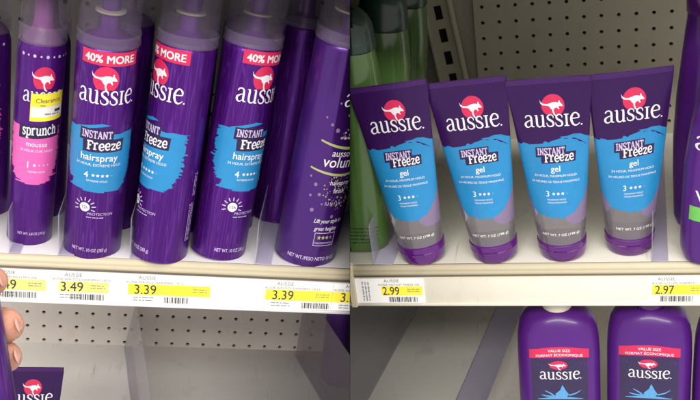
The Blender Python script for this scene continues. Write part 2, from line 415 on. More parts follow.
def ragged(x0, x1, zt, zb, seed, tj=2.0, bj=4.0, sj=3.0, low=.6, lowh=14, slant=0.0, rnd=.5):
    """a patch of paint laid with a wide brush: rows of bristle streaks with uneven ends"""
    rr = random.Random(seed); rows = []; z = zb; cx = (x0 + x1) / 2; hw = (x1 - x0) / 2
    el = er = 0
    while z < zt:
        h = rr.uniform(.5, 1.9); t = min(1, (z - zb) / lowh)
        w = hw * (low + (1 - low) * t ** rnd)
        if rr.random() < .8: el = rr.gauss(0, sj * .6)
        if rr.random() < .8: er = rr.gauss(0, sj * .6)
        k = 1 + 1.6 * (1 - t)
        rows.append((z, min(z + h, zt), cx - w + el * k, cx + w + er * k)); z += h
    R_, L_ = [], []
    for a, b, l, r in rows:
        sl = slant / (2 * hw)
        R_ += [(r, a + .12 + sl * r), (r - rr.uniform(.2, 1.8), b - .1 + sl * r)]
        L_ += [(l, a + .12 + sl * l), (l + rr.uniform(.2, 1.8), b - .1 + sl * l)]
    n = 12; top = []
    for i in range(1, n):
        t = 1 - i / n; top.append((x0 + 2 + (x1 - x0 - 4) * t, zt + tj * (rr.random() - .3) + slant * (t - .5)))
    return R_ + top + L_[::-1]

# ------------------------------------------------------------------ products
def can_profile(r, h):
    return [(r - 2.5, 0), (r - .9, .25), (r - .2, 1.2), (r - .5, 2.6), (r, 3.6), (r, h * .5), (r, h - 5), (r - .3, h - 2), (r - 1.6, h)]

def make_hairspray(label, group, matrix):
    r, H = 26.5, 207
    t = thing('hairspray_can', label, 'hairspray can', matrix, group)
    b = obj('body', lathe(can_profile(r, H), 72), M['can'], t)
    s = cyl_surf(r)
    p = Print(); p.rect(-21, 31, 193.5, 206, M['red'], 1)
    p.text('40% MORE', 4.9, 196.2, 9.7, M['white'], 2, bold=0.034, width=.99)
    p.build('discount_band', s, b)
    p = Print(); emblem(p, 2.5, 181, 11.2, M['red'], M['white'], 1, ry=12)
    wordmark(p, -21.5, 158.2, 50.5, M['white'], 3, sy=1.12); p.build('brand_logo', s, b)
    p = Print(); p.poly(ragged(-35, 38, 130.5, 72, 5, tj=1.6, sj=2.2, low=.42, lowh=22, slant=-2), M['blue'], 1)
    p.poly([(-35, 126), (-20, 134), (2, 140), (10, 138.6), (-6, 135), (-18, 131), (-35, 123)], M['blue'], 1.4)
    p.build('paint_patch', s, b)
    p = Print()
    p.poly([(-17.5, 122.5), (12.5, 123.5), (14, 134.8), (-17, 134)], M['black'], 2)
    p.poly([(-13.5, 111.5), (22.5, 113.2), (23.5, 125.2), (-14, 124.6)], M['black'], 2.2)
    slabword(p, 'INSTANT', -15.3, 125.2, 27.4, 7.2, M['lilac'], 4, slope=.02)
    slabword(p, 'Freeze', -9.8, 114.2, 31, 9.0, M['white'], 4, slope=.03, bounce=.05)
    p.build('name_plate', s, b)
    p = Print()
    p.text('hairspray', 1.6, 103.6, 9.4, M['white'], 3, bold=0.012, width=.98)
    p.text('24 HOUR, EXTREME HOLD', 1.6, 98.3, 3.5, M['white'], 3, width=1.0)
    p.text('4', -8.5, 86.2, 8.6, M['white'], 3, bold=.01)
    for i in range(4): star(p, -2.2 + 4.1 * i, 89.2, 1.75, M['white'], 3)
    star(p, -2.2 + 4.1 * 4, 89.2, 1.3, M['sky'], 3)
    p.text('EXTREME HOLD', 1.5, 82.6, 2.6, M['white'], 3)
    p.disc(-7.5, 56, 4.6, M['white'], 3); p.text('12h', -7.5, 54.5, 4.4, M['can'], 4, bold=.01)
    for i in range(9):
        a = R(-20 + i * 27.5); c, q = math.cos(a), math.sin(a)
        p.poly([(-7.5 + 6.4 * c - .5 * q, 56 + 6.4 * q + .5 * c), (-7.5 + 6.4 * c + .5 * q, 56 + 6.4 * q - .5 * c), (-7.5 + 10 * c + .45 * q, 56 + 10 * q - .45 * c), (-7.5 + 10 * c - .45 * q, 56 + 10 * q + .45 * c)], M['lilac'], 3)
    p.text('PROTECTION', 6.8, 48.4, 3.7, M['lilac'], 3, width=1.0); p.greek(-5.5, 10, 45.4, 1.4, M['lilac'], 3, seed=5)
    p.build('small_print', s, b)
    p = Print()
    p.text('NET WT. 10 OZ (283 g)', -.8, 9.5, 5.0, M['lilac'], 3, bold=.01, width=.66)
    p.build('weight_print', s, b)
    p = Print()
    for j in range(3): vgreek(p, 51.5 + 2.6 * j, 22, 60, 1.4, M['lilac'], 3, seed=9 + j)
    for j in range(2): vgreek(p, 54 + 2.8 * j, 68, 90, 1.4, M['lilac'], 3, seed=19 + j)
    p.build('side_print', s, b)
    # translucent overcap with its rim, ring and the purple actuator inside
    cap = obj('overcap', lathe([(26.6, 207.5), (26.9, 208), (26.9, 217), (26.3, 217.6), (26.3, 219), (26.0, 250), (25.6, 292), (24.4, 298), (19, 302.5), (0.5, 303.5)], 64, cap0=False), M['plastic'], t)
    obj('rim', lathe([(27.0, 207.2), (27.5, 207.8), (27.5, 209.0), (27.05, 209.4), (27.05, 215.6), (27.4, 216.2), (27.4, 217.6), (26.8, 218.2)], 64, cap0=False, cap1=False), M['plasticrim'], cap)
    obj('inner_ring', lathe([(12.6, 233.6), (13.0, 233.8), (13.0, 235.4), (12.6, 235.6), (.4, 236.4)], 48, cap0=False), M['ringc'], cap)
    obj('actuator', lathe([(23.5, 206.5), (22.5, 210), (13, 214), (8.5, 219), (8, 240), (8.6, 256), (7, 260), (2, 261)], 40), M['nozzle'], t)
    return t

def star(p, x, y, r, m, layer):
    p.poly([(x + (r if i % 2 == 0 else r * .5) * math.sin(PI * i / 5), y + (r if i % 2 == 0 else r * .5) * math.cos(PI * i / 5)) for i in range(10)], m, layer)

def vgreek(p, u, z0, z1, h, m, layer, seed=1):
    rr = random.Random(seed); z = z0
    while z < z1:
        w = rr.uniform(.4, 1.0) * h
        p.rect(u, u + h * rr.choice((.75, 1)), z, z + w, m, layer); z += w + h * (.9 if rr.random() < .2 else .3)

def make_mousse(label, group, matrix, sticker=True):
    r, H = 20.6, 183
    t = thing('mousse_can', label, 'mousse can', matrix, group)
    prof = [(r - 2, 0), (r - .7, .3), (r, 1.6), (r, 60), (r, 172), (r - .3, 176), (r - 1.4, 180), (r - 2.4, H)]
    b = obj('body', lathe(prof, 64), M['mousse'], t)
    s = cyl_surf(r)
    p = Print(); emblem(p, 6, 155, 9.8, M['red'], M['white'], 1, ry=10.6); wordmark(p, -12, 134.5, 36.5, M['white'], 3, sy=1.15)
    for i in range(-3, 6): p.disc(2 + i * 5.5, 174 - .0 * i, .9 + .5 * (i % 2), M['lilac'], 2, n=10)
    p.build('brand_logo', s, b)
    p = Print(); p.poly(ragged(-25, 27, 112, 60, 11, tj=.5, sj=1.8, low=.35, lowh=20), M['pink'], 1); p.build('paint_patch', s, b)
    p = Print(); p.poly([(-14, 101.5), (24, 104), (24, 115.5), (-14, 113.5)], M['black'], 2)
    slabword(p, 'sprunch', -10.5, 105, 31, 8.8, M['white'], 4, slope=.05); p.build('name_plate', s, b)
    p = Print(); p.text('mousse', 3, 95.3, 6.2, M['white'], 3, bold=.005)
    p.text('24 HOUR CURL HOLD', 3.5, 90.3, 3.0, M['white'], 3)
    p.text('1', -3.5, 75.5, 8.6, M['white'], 3); star(p, 2.2, 78.4, 1.6, M['white'], 3)
    for i in range(3): star(p, 6.4 + 4 * i, 78.4, 1.2, M['lilac'], 3)
    p.text('FLEXIBLE HOLD', 4.5, 71.4, 2.2, M['white'], 3)
    p.build('small_print', s, b)
    p = Print(); p.text('NET WT. 6.8 OZ (193 g)', 4, 11.5, 3.6, M['lilac'], 3, bold=.01, width=.7); p.build('weight_print', s, b)
    if sticker:
        p = Print(); p.rect(-4.5, 27, 117.8, 142, M['yellow'], 1, sk=2.0)
        p.rect(-3.8, 26.5, 121.5, 130.5, M['stickerwhite'], 2, sk=1.9)
        p.text('Clearance', 11, 135.0, 5.6, M['ink'], 3, slope=.06); p.text('was', 6, 131.6, 3.0, M['ink'], 3); p.greek(8, 22, 124, 2.0, M['inkgrey'], 3, seed=41)
        p.rect(17, 24, 126.5, 129, M['ink'], 3)
        p.build('sticker', s, b, offset=0.35)
    cap = obj('overcap', lathe([(20.0, 183), (20.3, 183.6), (20.3, 196), (19.7, 197), (19.5, 222), (19, 282), (17, 286), (.5, 288)], 56, cap0=False), M['plastic'], t)
    obj('rim', lathe([(20.4, 182.4), (20.8, 183), (20.8, 184.6), (20.4, 185), (20.4, 195.6), (20.7, 196.2), (20.5, 197.4)], 56, cap0=False, cap1=False), M['plasticrim'], cap)
    obj('spout', lathe([(17.5, 182), (16.5, 186), (10, 192), (8.6, 198), (7.2, 230), (6.6, 272), (4, 276)], 32), M['nozzlepink'], t)
    return t

def make_volume_can(label, group, matrix):
    r, H = 30.0, 221
    t = thing('volume_can', label, 'hairspray can', matrix, group)
    b = obj('body', lathe(can_profile(r, H), 72), M['canv'], t)
    s0 = cyl_surf(r)
    def s(u, z, e): return s0(u, z * 1.19 if z > 15 else z, e)
    p = Print(); wordmark(p, -1, 141, 44, M['white'], 3, sy=1.0); p.build('brand_logo', s, b)
    p = Print()
    p.poly([(-15, 112)] + [(-15 + 60 * i / 16, 111.8 - 4.0 * math.sin(PI * i / 16)) for i in range(17)] + [(45, 110.6)] + [(45 - 60 * i / 16, 110.4 - 5.0 * math.sin(PI * i / 16)) for i in range(17)], M['lime'], 2)
    p.poly([(-20, 88)] + [(-20 + 64 * i / 16, 88.0 - 3.2 * math.sin(PI * i / 16)) for i in range(17)] + [(44, 86.6)] + [(44 - 64 * i / 16, 86.6 - 4.0 * math.sin(PI * i / 16)) for i in range(17)], M['lime'], 2)
    rr = random.Random(4)
    for i in range(110):
        a, q = rr.uniform(0, 2 * PI), 17 * math.sqrt(rr.random())
        p.disc(14 + q * 1.1 * math.cos(a), 70 + q * math.sin(a), rr.uniform(.3, .8), M[rr.choice(('lime', 'lime', 'lime', 'tint'))], 1, n=8)
    for i in range(60):
        u = rr.uniform(2, 30); p.disc(u, 115 + rr.random() ** 2 * (4 + (u - 2) * .7), rr.uniform(.4, 1.2), M[rr.choice(('lime', 'lilac', 'tint'))], 1, n=9)
    for u, z, q in ((-8, 125, 1.3), (-2, 121, 1.8), (-14, 130, .9), (6, 134, 1.2), (-4, 143, .9), (12, 142, 1.0), (-12, 74, 1.6), (-7, 66, 1.5), (-15, 64, 1.2), (-11, 52, 1.8), (10, 47, 1.6), (-3, 58, .9), (-18, 80, 1)):
        p.disc(u, z, q, M['tint'], 1.5, n=14)
    p.build('bubble_pattern', s, b)
    p = Print()
    p.text('aussome', 11.5, 99.5, 8.2, M['white'], 4, bold=.004, shear=.1)
    p.text('volume', 9.5, 90.2, 13.0, M['white'], 4, bold=.006, shear=.1)
    p.text('hairspray', 12, 75, 6.0, M['white'], 4, shear=.05); p.text('finish', 12, 68, 6.0, M['white'], 4)
    p.text('F I N I S H', 8.5, 57.2, 4.0, M['lilac'], 4)
    p.text('Lift your style to', 8.0, 41.4, 5.2, M['white'], 4, shear=.25, width=.86); p.text('great heights', 6.5, 34.6, 5.2, M['white'], 4, shear=.25, width=.86)
    for q in ((-3.5, 18.2, 20.6, 21.1), (-3.5, 18.2, 32.1, 32.6), (-3.5, -3.0, 21.1, 32.1), (17.7, 18.2, 21.1, 32.1)): p.rect(*q, M['lilac'], 4)
    for i in range(4): star(p, 1.3 + 4.1 * i, 28.2, 2.0, M['lime' if i < 3 else 'tint'], 4)
    p.text('MAXIMUM HOLD', 7.4, 22.4, 2.5, M['lilac'], 4)
    p.text('NET WT./PESO NETO 10 OZ', -1.0, 8.5, 5.4, M['lilac'], 4, bold=.008, width=.74)
    p.build('small_print', s, b)
    U = 13
    def up(q): return [(a, z + U) for a, z in q]
    cap = obj('overcap', lathe(up([(30.1, 208), (30.4, 208.6), (30.4, 219), (29.8, 219.6), (29.3, 254), (28.5, 292), (26, 299), (.5, 303)]), 64, cap0=False), M['plastic'], t)
    obj('rim', lathe(up([(30.5, 207.8), (31, 208.4), (31, 209.6), (30.5, 210), (30.5, 217.4), (30.9, 218), (30.9, 219.2), (30.3, 219.8)]), 64, cap0=False, cap1=False), M['plasticrim'], cap)
    obj('inner_ring', lathe(up([(17.4, 234), (18, 234.2), (18, 236.2), (17.4, 236.4), (.4, 237)]), 48, cap0=False), M['ringc'], cap)
    obj('actuator', lathe(up([(26, 207), (25, 211), (14, 215), (9, 220), (8.5, 240), (9, 258), (2, 262)]), 40), M['nozzle'], t)
    return t

TH = 191.0
def ta(z): return 23.2 + (38.8 - 23.2) * max(0, min(1, (z - 20) / 164.0)) ** .96
def tb(z): return max(0.55, 21.5 * (1 - max(0, min(1, (z - 20) / 164.0))) ** .9)
def tube_surf(u, z, e):
    a, b = ta(z), tb(z)
    q = max(-.995, min(.995, u / a)); y = -b * math.sqrt(1 - q * q)
    n = Vector((q * b, y * a / max(b, .001), 0)); n.normalize()
    return (q * a + n.x * e, y + n.y * e, z)
def tube_surf_rel(s_, z, e): return tube_surf(s_ * ta(z) / 100, z, e)

def make_tube(label, group, matrix):
    t = thing('gel_tube', label, 'gel tube', matrix, group)
    bm = bmesh.new()
    zs = [19.5, 22] + [22 + (184 - 22) * i / 34 for i in range(1, 35)] + [185.2, 190.6, TH]
    rings = []
    for z in zs:
        a, b = ta(z), tb(z)
        if z > 190.9: a, b = a - .4, .3
        rings.append(ring(a, b, z, 64))
    loft(bm, rings, mfun=lambda k: 0 if zs[k] > 121 else 1)
    b = obj('body', bm, [M['tube'], M['clear']], t)
    p = Print()
    for i in range(5): p.rect(-97, 97, 185.6 + 1.0 * i, 186.0 + 1.0 * i, M['nozzle'], 1)
    p.build('crimp', tube_surf_rel, b, step=12)
    p = Print()
    rr = random.Random(17)
    def edge(pts, seed, jit):                           # brushed edge: short bristle steps along a smooth line
        r2 = random.Random(seed); out = []
        for (x0, z0), (x1, z1) in zip(pts, pts[1:]):
            n = max(2, int(abs(x1 - x0) / 4)); off = 0
            for i in range(n):
                if r2.random() < .55: off = r2.gauss(0, jit)
                t = i / n; out.append((x0 + (x1 - x0) * t, z0 + (z1 - z0) * t + off))
        return out + [pts[-1]]
    top = edge([(99, 122), (80, 125.5), (50, 131), (20, 130.5), (-10, 127.5), (-40, 126), (-70, 125.5), (-99, 127.5)], 3, .55)
    bot = edge([(-99, 72), (-90, 63), (-76, 56.5), (-50, 52.5), (-15, 50.5), (20, 50.5), (45, 53), (62, 56), (78, 62), (90, 68), (99, 78)], 5, .7)
    p.poly(bot + top, M['blue'], 2.2)
    p.poly(edge([(30, 47), (52, 43), (75, 41.5), (99, 43)], 8, .6) + edge([(99, 80), (86, 70), (70, 62), (50, 57), (30, 54)], 9, .6), M['tint'], 1)  # purple reflection of the back print, painted on the clear side
    p.poly(edge([(-99, 60), (-90, 48), (-82, 50)], 8, .6) + edge([(-80, 60), (-90, 68), (-99, 74)], 9, .6), M['tint'], 1)  # same painted reflection at the opposite edge
    p.poly([(99, 121), (99, 130), (90, 131.4), (76, 134), (58, 134.4), (40, 132.6), (20, 132.2), (30, 130.6), (60, 130.4), (78, 127.2)], M['blue'], 2.6)
    p.build('paint_patch', tube_surf_rel, b, step=6, vstep=6)
    p = Print(); emblem(p, 3.0, 163.5, 10.6, M['red'], M['white'], 1, ry=11.2); wordmark(p, -24.5, 142.6, 51, M['white'], 3, sy=1.05); p.build('brand_logo', tube_surf, b, step=4, vstep=6)
    p = Print()
    p.poly([(-16.5, 112.5), (11.5, 113.8), (12.5, 123.6), (-16.2, 122.8)], M['black'], 3.5)
    p.poly([(-11.5, 106.2), (20, 107.6), (21, 117.6), (-11.8, 116.4)], M['black'], 3.8)
    slabword(p, 'INSTANT', -14.8, 114.8, 26, 7.0, M['lilac'], 6, slope=.03)
    slabword(p, 'Freeze', -8.4, 107.8, 27.5, 8.6, M['white'], 6, slope=.04, bounce=.04); p.build('name_plate', tube_surf, b, step=4, vstep=8)
    p = Print()
    p.text('gel', 1.5, 98.4, 8.2, M['white'], 5, bold=.012)
    p.text('24 HOUR, MAXIMUM HOLD', .6, 93.0, 3.2, M['white'], 5); p.text('24 HEURES DE TENUE MAXIMALE', .2, 87.2, 3.0, M['white'], 5)
    p.text('3', -7.6, 73.6, 8.0, M['white'], 5)
    for i in range(3): star(p, -1.9 + 4.2 * i, 76.4, 1.7, M['white'], 5)
    star(p, -1.9 + 12.6, 76.4, 1.2, M['sky'], 5)
    p.text('MAXIMUM HOLD', .5, 69.6, 2.3, M['white'], 5); p.text('TENUE MAXIMALE', .5, 66.6, 2.2, M['white'], 5)
    p.build('small_print', tube_surf, b, step=4, vstep=8)
    p = Print(); p.text('NET WT. 7 OZ (198 g)', 1.5, 31.4, 3.6, M['stickerwhite'], 5, bold=.01); p.build('weight_print', tube_surf, b, step=4, vstep=8)
    bm = bmesh.new()
    prof = [(18.0, 0), (20.6, .5), (22.0, 2.0), (23.0, 5.5), (23.8, 11), (24.0, 13.2), (23.55, 13.6), (23.55, 14.2), (24.1, 14.6), (24.3, 18.5), (24.1, 20.2), (23.2, 20.9)]
    loft(bm, [ring(a, a * .95, z, 56) for a, z in prof])
    cap = obj('cap', bm, M['cap'], t)
    bm = bmesh.new(); box(bm, -6.5, 6.5, -23.6, -20.5, 11.6, 14.0, bevel=.9); obj('thumb_tab', bm, M['cap'], cap)
    return t

def bottle_rings(spec, n=64):
    return [ring(a, b, z, n, p) for a, b, z, p in spec]
def interp(spec, z):
    for s0, s1 in zip(spec, spec[1:]):
        if s0[2] <= z <= s1[2]:
            t = (z - s0[2]) / (s1[2] - s0[2] or 1)
            return [s0[i] + (s1[i] - s0[i]) * t for i in (0, 1, 3)]
    return [spec[-1][i] for i in (0, 1, 3)]
def bottle_surf(spec):
    def s(u, z, e):
        a, b, p = interp(spec, z); q = max(-.98, min(.98, u / a))
        return (u, -b * (1 - abs(q) ** p) ** (1 / p) - e, z)
    return s

VAL = [(a * .965, b, z, p) for a, b, z, p in [(34, 20, 0, 2.6), (41, 26, 3, 2.8), (44, 28.5, 12, 2.9), (45, 29, 60, 2.9), (45.5, 29.2, 150, 2.9), (45.3, 29, 205, 2.9), (44.4, 28.4, 225, 2.8), (42, 27, 240, 2.7), (37.5, 24, 250, 2.5), (30, 20, 256.5, 2.3), (20, 16.5, 260, 2.1), (14.5, 14.5, 261.5, 2), (13.5, 13.5, 266, 2)]]
def make_value_bottle(label, group, matrix, pump):
    t = thing('pump_bottle', label, 'pump bottle', matrix, group)
    bm = bmesh.new(); loft(bm, bottle_rings(VAL)); b = obj('body', bm, M['bottle'], t)
    s = bottle_surf(VAL)
    p = Print(); p.rect(-29.5, 29.5, 30, 212, M['panel'], 1); p.build('label_panel', s, b, step=4, vstep=8)
    p = Print()
    k = 14; up = [(-31 + 62 * i / k, 226.5 - 5.5 * (((i / k) - .5) * 2) ** 2 + 1.0) for i in range(k + 1)]; lo = [(x, y - 13.5 + 2.5 * abs(x / 31)) for x, y in up]
    p.poly(lo + up[::-1], M['red'], 2)
    p.text('VALUE SIZE', 0, 221.4, 4.8, M['white'], 4, bold=.012, width=.95, arc=.004)
    p.text('FORMAT ÉCONOMIQUE', 0, 216.0, 4.4, M['white'], 4, bold=.01, width=1.02, arc=.004)
    p.build('value_banner', s, b, step=4)
    p = Print(); p.disc(-1, 204, 9.5, M['red'], 2, ry=5.6); p.poly([(-1 + a * 9.2, 203.5 + c * 6.0) for a, c in ROO], M['white'], 3)
    wordmark(p, -21, 185.5, 42, M['white'], 3, sy=1.05); p.build('brand_logo', s, b, step=4)
    p = Print()
    p.poly([(-4, 160), (6, 160), (9, 165), (6, 170), (2.5, 178), (0, 171), (-5, 166)], M['sky'], 3)
    for q in ([(-20, 164, 1), (-12, 162.5, 2), (-4, 163, 2)], [(-16, 170, .8), (-11, 167, 1.6), (-7, 164, 1.6)], [(9, 164, 2), (16, 166, 1.6), (22, 170, .6)], [(-24, 158, .8), (-8, 160, 3), (8, 160, 3), (24, 158, .8)]): p.stroke(q, M['sky'], 3)
    p.text('moist', 0, 142, 16, M['white'], 4); p.greek(-20, 20, 128, 3, M['white'], 4, seed=61); p.greek(-16, 16, 120, 2.6, M['lilac'], 4, seed=62)
    p.build('splash_print', s, b, step=4)
    m2 = M['cream'] if pump == 'cream' else M['cap']
    c = obj('collar', lathe([(14.4, 262), (15.6, 262.4), (16.0, 264), (15.2, 282), (14.2, 284), (9, 285), (7, 287)], 48), m2, t)
    for i in range(0):
        pass
    bm = lathe([(6.2, 286), (6.2, 292), (10.5, 293), (11.2, 295), (11.2, 300), (9, 303.5), (3, 304.5)], 36)
    loft(bm, [[(-4.4 + 0, -9 - 26 * k, 296.0 - 3 * k * k + q) if j == 0 else (4.4, -9 - 26 * k, 296.0 - 3 * k * k + q) for j, q in ((0, 0), (1, 0), (1, 5.0), (0, 5.0))] for k in (0, .4, .8, 1.0)])
    obj('pump_head', bm, m2, t)
    return t

SHAM = [(28, 20, 0, 2.5), (33, 24, 3, 2.6), (36, 26, 12, 2.6), (37, 26.5, 60, 2.6), (36.5, 26, 100, 2.6), (33, 24, 140, 2.5), (27.5, 21, 175, 2.4), (22.5, 18.5, 205, 2.3), (20.5, 17.5, 216, 2.2), (20, 17, 222, 2.2)]
def make_shampoo(label, group, matrix):
    t = thing('shampoo_bottle', label, 'shampoo bottle', matrix, group)
    bm = bmesh.new(); loft(bm, bottle_rings(SHAM)); b = obj('body', bm, M['bottle'], t)
    s = bottle_surf(SHAM)
    p = Print(); wordmark(p, -30.5, 122, 56, M['white'], 2); p.build('brand_logo', s, b, step=2, vstep=6, eps=.14)
    p = Print(); p.text('Volume', -3, 70, 17, M['white'], 2, bold=.008, width=.95); p.rect(-32, 24, 50, 65, M['green'], 2); p.text('shampoo', -2, 55, 8, M['white'], 3); p.greek(-20, 20, 38, 3, M['lilac'], 2, seed=71)
    p.build('small_print', s, b, step=2, vstep=6, eps=.14)
    bm = bmesh.new(); loft(bm, [ring(a, a * .86, z, 48, 2.2) for a, z in ((20.4, 222.5), (21, 223.5), (21, 246), (19.5, 250), (14, 252.5))]); obj('cap', bm, M['cap'], t)
    return t

GRN = [(24, 20, 0, 2.4), (29, 24, 3, 2.5), (31.5, 26, 12, 2.5), (32, 26.5, 70, 2.5), (31.5, 26, 140, 2.5), (30, 25, 182, 2.4), (27, 23, 205, 2.3), (25.5, 22, 213, 2.2), (25, 21.5, 216, 2.2)]
def make_green(label, group, matrix):
    t = thing('green_bottle', label, 'shampoo bottle', matrix, group)
    bm = bmesh.new(); loft(bm, bottle_rings(GRN)); b = obj('body', bm, M['greenb'], t)
    s = bottle_surf(GRN); p = Print()
    for j in range(5): p.greek(-22, 22, 30 - 4.2 * j, 2.0, M['greencap'], 2, seed=80 + j)
    p.build('small_print', s, b, step=4)
    bm = bmesh.new()
    rings = []
    for a, z, k in ((25.6, 216.5, 0), (26.6, 217.5, 0), (26.6, 225, 0), (26.0, 226, 0), (25.2, 234, 0), (23.6, 243, .15), (20, 252, .4), (14, 258, .7), (7, 261, 1)):
        rings.append([(x, y * .85, z + k * (-.30 * x)) for x, y, zz in ring(a, a, z, 48, 2.2)])
    loft(bm, rings); obj('cap', bm, M['greencap'], t)
    return t

# ------------------------------------------------------------------ fixtures
def make_shelf(label, matrix, x0, x1, depth, mats, dots=None, lipz=-12.0, rail=True):
    t = thing('store_shelf', label, 'shelf', matrix)
    deck, lipm, railm = mats
    bm = bmesh.new(); box(bm, x0, x1, 0.2, depth, -22, 0, bevel=.6); obj('deck', bm, deck, t)
    # rounded front lip: profile swept along x
    bm = bmesh.new()
    prof = [(0.1, -.15), (-2.2, -.25), (-4.6, -1.0), (-6.0, -2.6), (-6.2, -4.6), (-5.6, -6.2), (-6.3, -7.6), (-6.0, -9.6), (-4.4, -11.2), (-.2, -11.6)]
    loft(bm, [[(x, y, z) for y, z in prof] for x in (x0, x1)]); obj('front_lip', bm, lipm, t)
    bm = bmesh.new(); box(bm, x0, x1, -2.6, -.1, -14.2, -11.8); obj('rail_groove', bm, M['groove'], t)
    bm = bmesh.new(); box(bm, x0, x1, -3.4, -.2, -46.4, -14.4, bevel=.3)
    box(bm, x0, x1, -5.2, -.4, -48.6, -46.0, bevel=.5); obj('price_rail', bm, railm, t)
    return t

def make_pegboard(label, matrix, x0, z0, nx, nz, m, P=25.4):
    """board with real holes; x0,z0 = a hole centre, nx, nz hole counts; front face at y=0"""
    t = thing('pegboard_panel', label, 'pegboard', matrix)
    bm = bmesh.new(); h = P / 2; rad = .114 * P; n = 16
    grid = {}
    def V(x, z, y=0):
        k = (round(x, 3), round(z, 3), y)
        if k not in grid: grid[k] = bm.verts.new((x, y, z))
        return grid[k]
    for i in range(nx):
        for j in range(nz):
            cx, cz = x0 + i * P, z0 + j * P
            outer = []
            for k in range(n):
                a = 2 * PI * k / n; c, s = math.cos(a), math.sin(a); m_ = max(abs(c), abs(s))
                outer.append(V(cx + h * c / m_, cz + h * s / m_))
            inner = [bm.verts.new((cx + rad * math.cos(2 * PI * k / n), 0, cz + rad * math.sin(2 * PI * k / n))) for k in range(n)]
            deep = [bm.verts.new((v.co.x, 4.5, v.co.z)) for v in inner]
            for k in range(n):
                q = (k + 1) % n
                bm.faces.new((outer[k], outer[q], inner[q], inner[k])); bm.faces.new((inner[k], inner[q], deep[q], deep[k]))
    obj('board', bm, m, t, smooth=False)
    bm = bmesh.new(); box(bm, x0 - h, x0 + (nx - .5) * P, 4.6, 8, z0 - h, z0 + (nz - .5) * P); obj('hole_shade_sheet', bm, M['hole'], t)  # near-black sheet: darkness inside the holes is painted here
    return t

def make_divider(label, matrix, length, foot_w, wall_h, wall=None, side=1, group=None, name='shelf_divider', edge=True, lean_=0.0):
    """L-shaped clear plastic divider, foot flat on the shelf, running back along +y"""
    t = thing(name, label, 'shelf divider', matrix, group)
    bm = bmesh.new(); box(bm, 0, foot_w * side, 0, length, .4, 1.4) if side > 0 else box(bm, foot_w * side, 0, 0, length, .4, 1.4)
    obj('foot', bm, M['foot'], t)
    bm = bmesh.new(); th = 1.0
    vs = [[(-th / 2 + lean_ * z, y, z), (th / 2 + lean_ * z, y, z)] for y, z in ((0, 0), (length, 0), (length, wall_h), (0, wall_h))]
    loft(bm, [[(v[0]) for v in vs], [(v[1]) for v in vs]]); obj('wall', bm, wall or M['acrylic'], t)
    if edge:
        bm = bmesh.new()
        d = foot_w * side
        box(bm, min(d, d + .7), max(d, d + .7), 0, length, .3, 1.7)
        obj('edge', bm, M['footedge'], t)
    return t

def make_tag(label, matrix, width, price, x_price, yel0, yel1, seed, bar=(0, 0), left_greek=False, small=True, pw=.88, line2='AUSSIE AEROSOL HAIRSPRAY 10OZ'):
    """shelf-edge price tag, origin at its left end on the rail; z up"""
    t = thing('price_tag', label, 'price tag', matrix, 'price tags along the shelf edges')
    bm = bmesh.new(); box(bm, 0, width, -.35, 0, -30, 0); c = obj('card', bm, M['paper'], t)
    s = flat_surf(-.36)
    p = Print(); p.rect(yel0, yel1, -21.0, -9.4, M['yellowp' if price == '3.49' else 'yellow'], 1); p.build('yellow_band', s, c, step=None)
    p = Print(); p.text(price, x_price, -20.0, 14.2, M['ink'], 3, bold=.008, width=pw); p.build('price', s, c, step=None)
    p = Print(); p.text('AUSSIE', x_price + 1.5, -4.6, 5.4, M['inkgrey'], 3, width=1.0)
    p.text(line2, x_price + 9, -8.6, 3.4, M['inkgrey'], 3)
    for j in range(2): p.greek(yel1 - 16, yel1 - 3, -14.0 - 2.6 * j, 1.5, M['inkgrey'], 3, seed=seed + 3 + j)
    if small:
        for j in range(2): p.greek(x_price - 11, x_price + 8, -24.6 - 3 * j, 1.6, M['inkgrey'], 3, seed=seed + 7 + j)
    if left_greek:
        for j in range(3): vgreek(p, left_greek - 10 + 3 * j, -27, -4, 1.6, M['inkgrey'], 3, seed=seed + 20 + j)
    p.build('small_print', s, c, step=None)
    p = Print(); rr = random.Random(seed); x = bar[0]
    while x < bar[1]:
        w = rr.choice((.5, .5, .9, 1.3)); p.rect(x, min(x + w, bar[1]), -29, -22.6, M['ink'], 3); x += w + rr.choice((.5, .6, 1.0))
    p.build('barcode', s, c, step=None)
    return t

def clip_at_partition(root, keep_left):
    """trim a thing that meets the partition between the bays (world plane x = 0)"""
    bpy.context.view_layer.update()
    off = -0.0002 if keep_left else 0.0002
    def rec(o):
        if o.type == 'MESH':
            o.data = o.data.copy()
            inv = o.matrix_world.inverted()
            co = inv @ Vector((off, 0, 0)); no = (inv.to_3x3() @ Vector((1, 0, 0))).normalized()
            bm = bmesh.new(); bm.from_mesh(o.data)
            r = bmesh.ops.bisect_plane(bm, geom=bm.verts[:] + bm.edges[:] + bm.faces[:], plane_co=co, plane_no=no, clear_outer=keep_left, clear_inner=not keep_left)
            es = [e for e in r['geom_cut'] if isinstance(e, bmesh.types.BMEdge)]
            closed = o.name.split('.')[0] in ('body', 'deck', 'front_lip', 'price_rail', 'cap', 'rail_groove', 'board_edge')
            if closed and es: bmesh.ops.holes_fill(bm, edges=es, sides=0)
            bm.to_mesh(o.data); bm.free()
            if not o.data.polygons:
                for ch in list(o.children): rec(ch)
                if not o.children: bpy.data.objects.remove(o)
                return
        for ch in list(o.children): rec(ch)
    rec(root)

